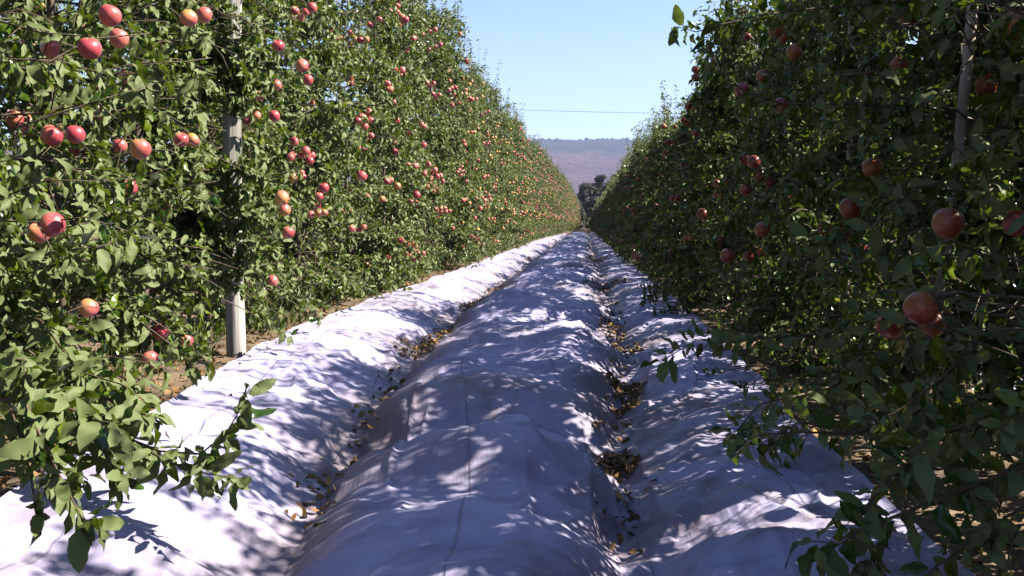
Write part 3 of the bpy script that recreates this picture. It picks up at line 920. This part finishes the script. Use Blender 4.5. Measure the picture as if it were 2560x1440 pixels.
for k in range(N_UNIQUE_R):
    base = np.array([ROW_RIGHT, right_y[k], 0.0]); base[2] = float(land(base[0], base[1]))
    fa = [(p - base, s) for p, s in RP if np.argmin([abs(p[1] - y) for y in right_y]) == k]
    cv = []
    for p, s in RP:
        a, b, r = sight_carves(p, 0.05, 0.35); cv.append((a - base, b - base, r))
    for pa, pb in (((2425, 60, 3.7), (2392, 330, 3.7)),):
        for t in np.linspace(0, 1, 12):
            q = pt(pa[0] + (pb[0] - pa[0]) * t, pa[1] + (pb[1] - pa[1]) * t, 3.7); d = unit(CAMV - q)
            cv.append((q - d * 0.05 - base, q + d * 1.2 - base, 0.055))
    sp0 = np.array([0.62, 3.2, 0.0]); sd = np.array(SUN_DIR)
    cv.append((sp0 + sd * 0.5 - base, sp0 + sd * 4 - base, 0.2))       # an opening between two trees lets the sun onto the cloth
    ok_face = (lambda p, by=base[1]: not (by + p[1] < 6 and p[0] < -0.1))
    hi_right[k] = model_of(200 + k, (3.9, 4.0, 2.65, 2.45, 2.95, 3.1)[k], (lambda z: hw_right(z) + 0.16 * max(0, min(1, z - 1.2))) if k in (2, 3) else hw_right, zlow=(0.15, 0.15, 0.25, 0.26, 0.08, 0.06)[k], n_apple=16, carves=cv,
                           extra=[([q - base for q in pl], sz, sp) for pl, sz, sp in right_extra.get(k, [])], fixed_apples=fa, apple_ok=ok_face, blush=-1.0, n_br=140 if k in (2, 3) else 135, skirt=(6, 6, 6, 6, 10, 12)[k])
    hi_right[k]['base'] = base
rep_left = [model_of(300 + k, 4.6 + 0.16 * (k % 3), lambda z, m=(1.0, 0.84, 1.12, 0.94)[k]: hw_left(z) * m, skirt=10, zlow=0.08, n_apple=60, thin_top=0.35, tmpl=LEAF_REP) for k in range(4)]
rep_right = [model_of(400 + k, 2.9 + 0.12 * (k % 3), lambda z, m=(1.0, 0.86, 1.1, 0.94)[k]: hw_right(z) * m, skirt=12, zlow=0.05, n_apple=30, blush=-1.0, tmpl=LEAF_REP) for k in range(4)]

ORD = ['first', 'second', 'third', 'fourth', 'fifth', 'sixth', 'seventh', 'eighth', 'ninth', 'tenth']
left_labels = [
    'sunlit apple tree closest to the viewer at the very edge of the left row',
    'apple tree of the left row whose dark lowest branch hangs over the white cloth corner',
    'sunlit left apple tree with a long leafy twig reaching low over the white cloth',
    'sunlit apple tree with large pink apples, just this side of the grey post',
    'apple tree right in front of the grey post, lowest red apples over bare soil',
    'apple tree directly behind the thick grey post in the sunlit left row']
right_labels = [
    'shaded apple tree right beside the viewer at the start of the right row',
    'dark apple tree of the right row just ahead of the viewer',
    'dark right apple tree with big apples and a twig hanging to the cloth',
    'dark right apple tree with a leafy sprig sticking out against the sky',
    'shaded apple tree next past the one with the sprig against the sky',
    'shaded apple tree second past the one with the sprig against the sky']
NEAR_Y = 21.0
lu = list(range(N_UNIQUE_L))
for k, y in enumerate(left_y):
    if k < N_UNIQUE_L:
        m = hi_left[k]
        place_tree(m, m['base'], 0, True, left_labels[k], 'apple trees of the sunlit left row')
        continue
    x = row_left(y) + rnd.uniform(-0.16, 0.16); yy = y + rnd.uniform(-0.12, 0.12)
    near = yy < NEAR_Y
    j = k - N_UNIQUE_L
    lab = f'{ORD[j]} apple tree past the one behind the grey post, sunlit left row' if near and j < 10 else 'small apple tree in the hazy far stretch of the sunlit left row'
    if near and j >= 10: lab = 'sunlit apple tree of the left row just before its far stretch'
    place_tree(rep_left[(k * 7 + k // 3) % 4], (x, yy, float(land(x, yy))), rnd.choice([0, math.pi]), near, lab,
               'apple trees of the sunlit left row', rnd.uniform(0.88, 1.08))
for k, y in enumerate(right_y):
    if k < N_UNIQUE_R:
        m = hi_right[k]
        place_tree(m, m['base'], 0, True, right_labels[k], 'apple trees of the shaded right row')
        continue
    x = ROW_RIGHT + 0.08 * min(1, y / 20) + rnd.uniform(-0.16, 0.16); yy = y + rnd.uniform(-0.12, 0.12)
    near = yy < NEAR_Y
    j = k - N_UNIQUE_R
    lab = f'{ORD[j + 2]} apple tree past the one with the sprig, shaded right row' if near and j + 2 < 10 else 'small dark apple tree in the far stretch of the shaded right row'
    if near and j + 2 >= 10: lab = 'shaded apple tree of the right row just before its far stretch'
    place_tree(rep_right[(k * 5 + k // 3) % 4], (x, yy, float(land(x, yy))), rnd.choice([0, math.pi]), near, lab,
               'apple trees of the shaded right row', rnd.uniform(0.84, 1.06))
# next rows on either side, glimpsed through the foliage
for k in range(14):
    y = 2.5 + SP * k
    place_tree(rep_right[k % 4], (6.0 + rnd.uniform(-0.1, 0.1), y, 0.03), rnd.choice([0, math.pi]), False,
               'apple tree of the next row, glimpsed through gaps in the shaded right row', 'apple trees of the row beyond the right row')
for k in range(16):
    y = 7 + SP * k
    place_tree(rep_left[k % 4], (-7.1 + rnd.uniform(-0.1, 0.1), y, 0.03), rnd.choice([0, math.pi]), False,
               'apple tree of the next row, glimpsed through gaps in the sunlit left row', 'apple trees of the row beyond the left row', 0.9)


# ------------------------------------------------------------------ posts and stakes
def round_post(name, foot, top, r0, r1, mat, label, cat, seed):
    rng = np.random.default_rng(seed)
    n, sides = 60, 20
    t = np.linspace(0, 1, n)
    foot = np.array(foot); top = np.array(top)
    ang = np.arange(sides) * 2 * math.pi / sides
    P = np.zeros((n, sides, 3))
    for i, ti in enumerate(t):
        c = foot + (top - foot) * ti + np.array([0.012 * math.sin(ti * 7 + seed), 0.01 * math.cos(ti * 5), 0])
        rr = (r0 + (r1 - r0) * ti) * (1 + 0.05 * fbm(ang * 1.6, np.full(sides, ti * 9), seed, 2) + 0.02 * math.sin(ti * 23))
        P[i, :, 0] = c[0] + rr * np.cos(ang); P[i, :, 1] = c[1] + rr * np.sin(ang); P[i, :, 2] = c[2]
    P -= foot
    mb = MB(); mb.grid(P, 0, 0, wrap=True)
    e = (n - 1) * sides
    mb.loops.append(np.arange(sides) + e); mb.sizes.append(np.array([sides])); mb.mats.append(np.array([0]))
    o = mb.build(name, [mat]); o.location = foot
    return tag(o, label, cat)


pz = float(land(POST[0], POST[1]))
round_post('wooden_post', (POST[0], POST[1], pz - 0.1), (POST[0] + 0.02, POST[1], 3.9), 0.062, 0.054, M['post_wood'],
           'thick grey weathered wooden post standing in the sunlit left row', 'post', 3)
a_, b_ = pt(2392, 330, 3.7), pt(2425, 60, 3.7)
dv = (b_ - a_) / (b_[2] - a_[2])
foot = a_ - dv * (a_[2] + 0.05); topp = b_ + dv * 1.0
round_post('wooden_stake', foot, topp, 0.021, 0.018, M['stake_wood'], 'thin leaning grey stake inside the dark right row', 'stake', 5)
a_ = pt(2118, 230, 5.4)
round_post('wooden_stake', (a_[0], a_[1], 0.0), (a_[0] + 0.03, a_[1], 3.1), 0.016, 0.014, M['stake_wood'], 'upright slim pale stake deeper in the dark right row', 'stake', 6)

# ------------------------------------------------------------------ dry leaves in the wheel tracks and on the soil
def scatter_leaves(mb, rng, pts, size=0.06, lift=0.0, green=0.05):
    n = len(pts)
    d = rng.normal(0, 1, (n, 3)); d[:, 2] *= 0.35
    nn = np.stack([rng.normal(0, 0.55, n), rng.normal(0, 0.55, n), np.where(rng.random(n) < 0.5, 1.0, -1.0)], -1)
    add_leaves(mb, rng, pts + np.array([0, 0, lift]), d, nn, size * rng.uniform(0.6, 1.2, n), 0, LEAF_MID, 0.3, rng.random(n) ** 1.4)


piles = [(1045, 885, 0.30, 0.16, 150), (1105, 845, 0.34, 0.13, 110), (1200, 780, 0.45, 0.16, 130), (1245, 735, 0.5, 0.15, 90), (1330, 655, 0.9, 0.2, 120), (1375, 615, 1.4, 0.22, 110),
         (1540, 1155, 0.10, 0.09, 120), (1550, 975, 0.17, 0.13, 150), (1572, 1035, 0.10, 0.10, 70), (1575, 893, 0.13, 0.13, 100), (1512, 832, 0.22, 0.13, 110),
         (1520, 722, 0.22, 0.42, 260), (1492, 655, 0.5, 0.3, 200), (1474, 615, 1.2, 0.25, 140)]
pile_lab = ['largest brown leaf heap in the near left wheel track of the cloth', 'brown leaf heap just behind the largest one in the left track',
            'loose brown leaf strip halfway along the left wheel track', 'thin brown leaf strip where the left track narrows', 'small leaf strip far along the left wheel track',
            'faint leaf strip at the far end of the left wheel track',
            'compact golden brown leaf heap closest to the viewer in the right track', 'dark leaf heap under the pale ridge in the right track',
            'small dark leaf heap between two larger ones in the right track', 'dark leaf heap beside the low hanging right leaves',
            'yellowish leaf heap at the foot of the white fold in right track', 'wide dark heap of leaves and twigs across the right track',
            'dark leaf heap far along the right wheel track', 'faint dark leaf strip at the far end of the right track']
for i, (px, py, ry, rx, n) in enumerate(piles):
    rng = np.random.default_rng(900 + i)
    depth = 1.08 * F_PX / (py - 555)
    c = np.array(at(px, py, depth))
    # settle it in the hollow of the wheel track
    xs_ = np.linspace(c[0] - 0.25, c[0] + 0.25, 21)
    c[0] = xs_[int(np.argmin([cloth_z(x, c[1]) for x in xs_]))] * 0.6 + c[0] * 0.4
    c[2] = cloth_z(c[0], c[1])
    ang = rng.uniform(0, 6.28, n); rr = np.sqrt(rng.random(n))
    X = c[0] + rx * rr * np.cos(ang); Y = c[1] + ry * rr * np.sin(ang) * 1.6
    Z = np.array([cloth_z(x, y) for x, y in zip(X, Y)]) + 0.012 + 0.045 * (1 - rr ** 2) * rng.random(n)
    mb = MB(); scatter_leaves(mb, rng, np.stack([X, Y, Z], -1) - c, 0.046)
    for k in range(5 if rx < 0.3 else 14):       # twigs lying in it
        a = rng.uniform(0, 6.28); l = rng.uniform(0.06, 0.16) if rx < 0.3 else rng.uniform(0.1, 0.35)
        q = rng.normal(0, 0.4, 2) * [rx, ry]
        p0 = np.array([q[0], q[1], 0]); p1 = p0 + [l * math.cos(a), l * math.sin(a), 0]
        P = []
        for t in (0, 0.5, 1):
            w = p0 + (p1 - p0) * t; P.append([w[0], w[1], cloth_z(c[0] + w[0], c[1] + w[1]) - c[2] + 0.03 + 0.02 * t])
        mb.tube(P, [0.005, 0.004, 0.002], 4, 1)
    o = mb.build('leaf_pile', [M['dry_leaf'], M['twig']]); o.location = c
    tag(o, pile_lab[i], 'leaf pile', 'leaf heaps in the wheel tracks')

rng = np.random.default_rng(77)
pts = []
for side in (0, 1, 2):
    n = (3200, 2600, 2600)[side]
    Y = rng.random(n) ** 2 * 38 + 1.2
    if side == 0:
        X = edge_left(Y) - rng.random(n) ** 1.3 * 1.5 + 0.03
    elif side == 1:
        X = edge_right(Y) + rng.random(n) ** 1.2 * 1.4 - 0.03
    else:                                   # strays along the cloth hems and tracks
        Y = rng.random(n) ** 1.7 * 50 + 3.2
        pick = rng.random(n) * 0.74
        Y = Y[(vnoise(Y * 1.3, np.where(pick < 0.35, 3.0, 9.0), 55) > 0.02) | (rng.random(n) < 0.1)]; n = len(Y); pick = rng.random(n) * 0.74
        X = np.where(pick < 0.35, tracks(Y)[1] + rng.normal(0, 0.06, n), np.where(pick < 0.7, tracks(Y)[0] + rng.normal(0, 0.06, n),
                     np.where(pick < 0.85, edge_left(Y) + np.abs(rng.normal(0, 0.15, n)), edge_right(Y) - np.abs(rng.normal(0, 0.15, n)))))
    if side < 2:
        Z = land(X, Y) + 0.035 * fbm(X * 5, Y * 5, 31, 3) + 0.002
    else:
        Z = np.array([cloth_z(x, y) for x, y in zip(X, Y)]) + 0.004
    pts.append(np.stack([X, Y, Z], -1))
mb = MB(); scatter_leaves(mb, rng, np.concatenate(pts), 0.05)
tag(mb.build('fallen_leaves', [M['dry_leaf']]), 'loose brown fallen leaves on the soil strips and cloth hems', 'fallen leaves', kind='stuff')

# weeds under the left row
n = 4500
cx = rng.normal(0, 1, 110); Yc = rng.random(110) ** 1.6 * 26 + 3.0
idx = rng.integers(0, 110, n)
Y = Yc[idx] + rng.normal(0, 0.12, n)
X = edge_left(Y) - 0.35 - 0.5 * rng.random(110)[idx] + rng.normal(0, 0.1, n)
ok = X < edge_left(Y) - 0.02
X = X[ok]; Y = Y[ok]; n = len(X)
base = np.stack([X, Y, land(X, Y) - 0.02], -1)
d = np.stack([rng.normal(0, 0.45, n), rng.normal(0, 0.45, n), np.ones(n)], -1)
mb = MB(); add_leaves(mb, rng, base, d, rng.normal(0, 1, (n, 3)), rng.uniform(0.06, 0.2, n), 0, LEAF_MID, 0.05, rng.random(n) ** 1.3)
tag(mb.build('grass', [M['grass']]), 'low green grass and weeds under the sunlit left row', 'grass', kind='stuff')


# ------------------------------------------------------------------ end of the lane: dark trees, power line
def bushy_tree(seed, h, w, loc, label, n=11000):
    rng = np.random.default_rng(seed)
    root = empty('windbreak_tree', loc); tag(root, label, 'tree', 'dark trees at the end of the lane')
    tr = MB()
    tr.tube([(0, 0, -0.3), (0.1, 0, h * 0.35), (0, 0.1, h * 0.8)], [0.16, 0.11, 0.03], 8)
    cl = []
    for k in range(90):
        f = rng.random() ** 1.1
        z = h * (0.04 + 0.9 * f)
        rad = w * (0.35 + 0.65 * math.sin(math.pi * min(1, (0.3 + 0.68 * f)) ** 0.9)) * rng.uniform(0.45, 1.0)
        a = rng.uniform(0, 6.28)
        c = np.array([rad * math.cos(a), rad * math.sin(a), z])
        cl.append((c, rng.uniform(0.5, 1.1) * (1 - 0.4 * f)))
        tr.tube([(0, 0, max(0.3, z - 0.6)), c * [0.5, 0.5, 1] - [0, 0, 0.2], c], [0.05, 0.03, 0.012], 5)
    tr.build('trunk', [M['bark']], root)
    ids = rng.integers(0, len(cl), n)
    C = np.array([c for c, _ in cl])[ids]; R = np.array([r for _, r in cl])[ids]
    v = unit(rng.normal(0, 1, (n, 3))) * (rng.random(n) ** 0.45)[:, None]
    P = C + v * R[:, None] * [1, 1, 0.9]
    mb = MB(); add_leaves(mb, rng, P, rng.normal(0, 1, (n, 3)) - [0, 0, 0.6], v + [0, 0, 0.6], rng.uniform(0.25, 0.45, n), 0, LEAF_MID, 0.25, rng.random(n))
    mb.build('crown', [M['dark_leaf']], root)


n = len(RIDGE); rng = np.random.default_rng(6)
mb = MB(); add_leaves(mb, rng, RIDGE, rng.normal(0, 0.25, (n, 3)) + [0, 0, 1], rng.normal(0, 1, (n, 3)), rng.uniform(8, 15, n), 0, LEAF_MID, 0.45, rng.random(n))
tag(mb.build('forest', [M['dark_leaf']]), 'thin dark line of woodland along the crest of the far hill', 'forest', kind='stuff')

for i, (px, top, dep, w, lab) in enumerate([
        (1437, 498, 168, 1.6, 'low dark bushy tree at the lane end, beside the sunlit left row'),
        (1470, 455, 172, 2.6, 'dark bushy tree closing the lane end, in line with the cloth'),
        (1508, 434, 176, 3.2, 'tallest dark bushy tree at the lane end, against the hill'),
        (1550, 430, 182, 3.4, 'dark bushy tree at the lane end, half hidden by the right row')]):
    p = at(px, top, dep)
    bushy_tree(500 + i, p.z + 0.1, w, (p.x, dep, -0.1), lab)

mb = MB()
a_, b_ = at(1150, 268, 150), at(1850, 284, 150)
t = np.linspace(0, 1, 24)[:, None]
P = np.array(a_) * (1 - t) + np.array(b_) * t
P[:, 2] -= (4 * t * (1 - t))[:, 0] * 0.25
c0 = P[12].copy()
mb.tube(P - c0, 0.028, 6)
o = mb.build('power_line', [M['steel_wire']]); o.location = c0
tag(o, 'thin dark power line crossing the blue sky above the lane end', 'power line')

# ------------------------------------------------------------------ the air between here and the hill
HAZE = 0.00014
if HAZE > 0:
    m, nt, out, N, L = nodes_of('air_haze')
    v = N('VolumePrincipled')
    v.inputs['Color'].default_value = (0.42, 0.50, 1.0, 1)
    v.inputs['Density'].default_value = HAZE
    v.inputs['Anisotropy'].default_value = 0.2
    L(v.outputs[0], out.inputs['Volume'])
    mb = MB()
    x0, x1, y0, y1, z0, z1 = -5300, 5300, -420, 5600, -130, 330
    vs = [(x0, y0, z0), (x1, y0, z0), (x1, y1, z0), (x0, y1, z0), (x0, y0, z1), (x1, y0, z1), (x1, y1, z1), (x0, y1, z1)]
    mb.add(vs, [[(0, 3, 2, 1), (4, 5, 6, 7), (0, 1, 5, 4), (1, 2, 6, 5), (2, 3, 7, 6), (3, 0, 4, 7)]])
    o = mb.build('haze', [m], None, False)
    tag(o, 'thin bluish haze that fades the distant hill', 'haze', kind='stuff')
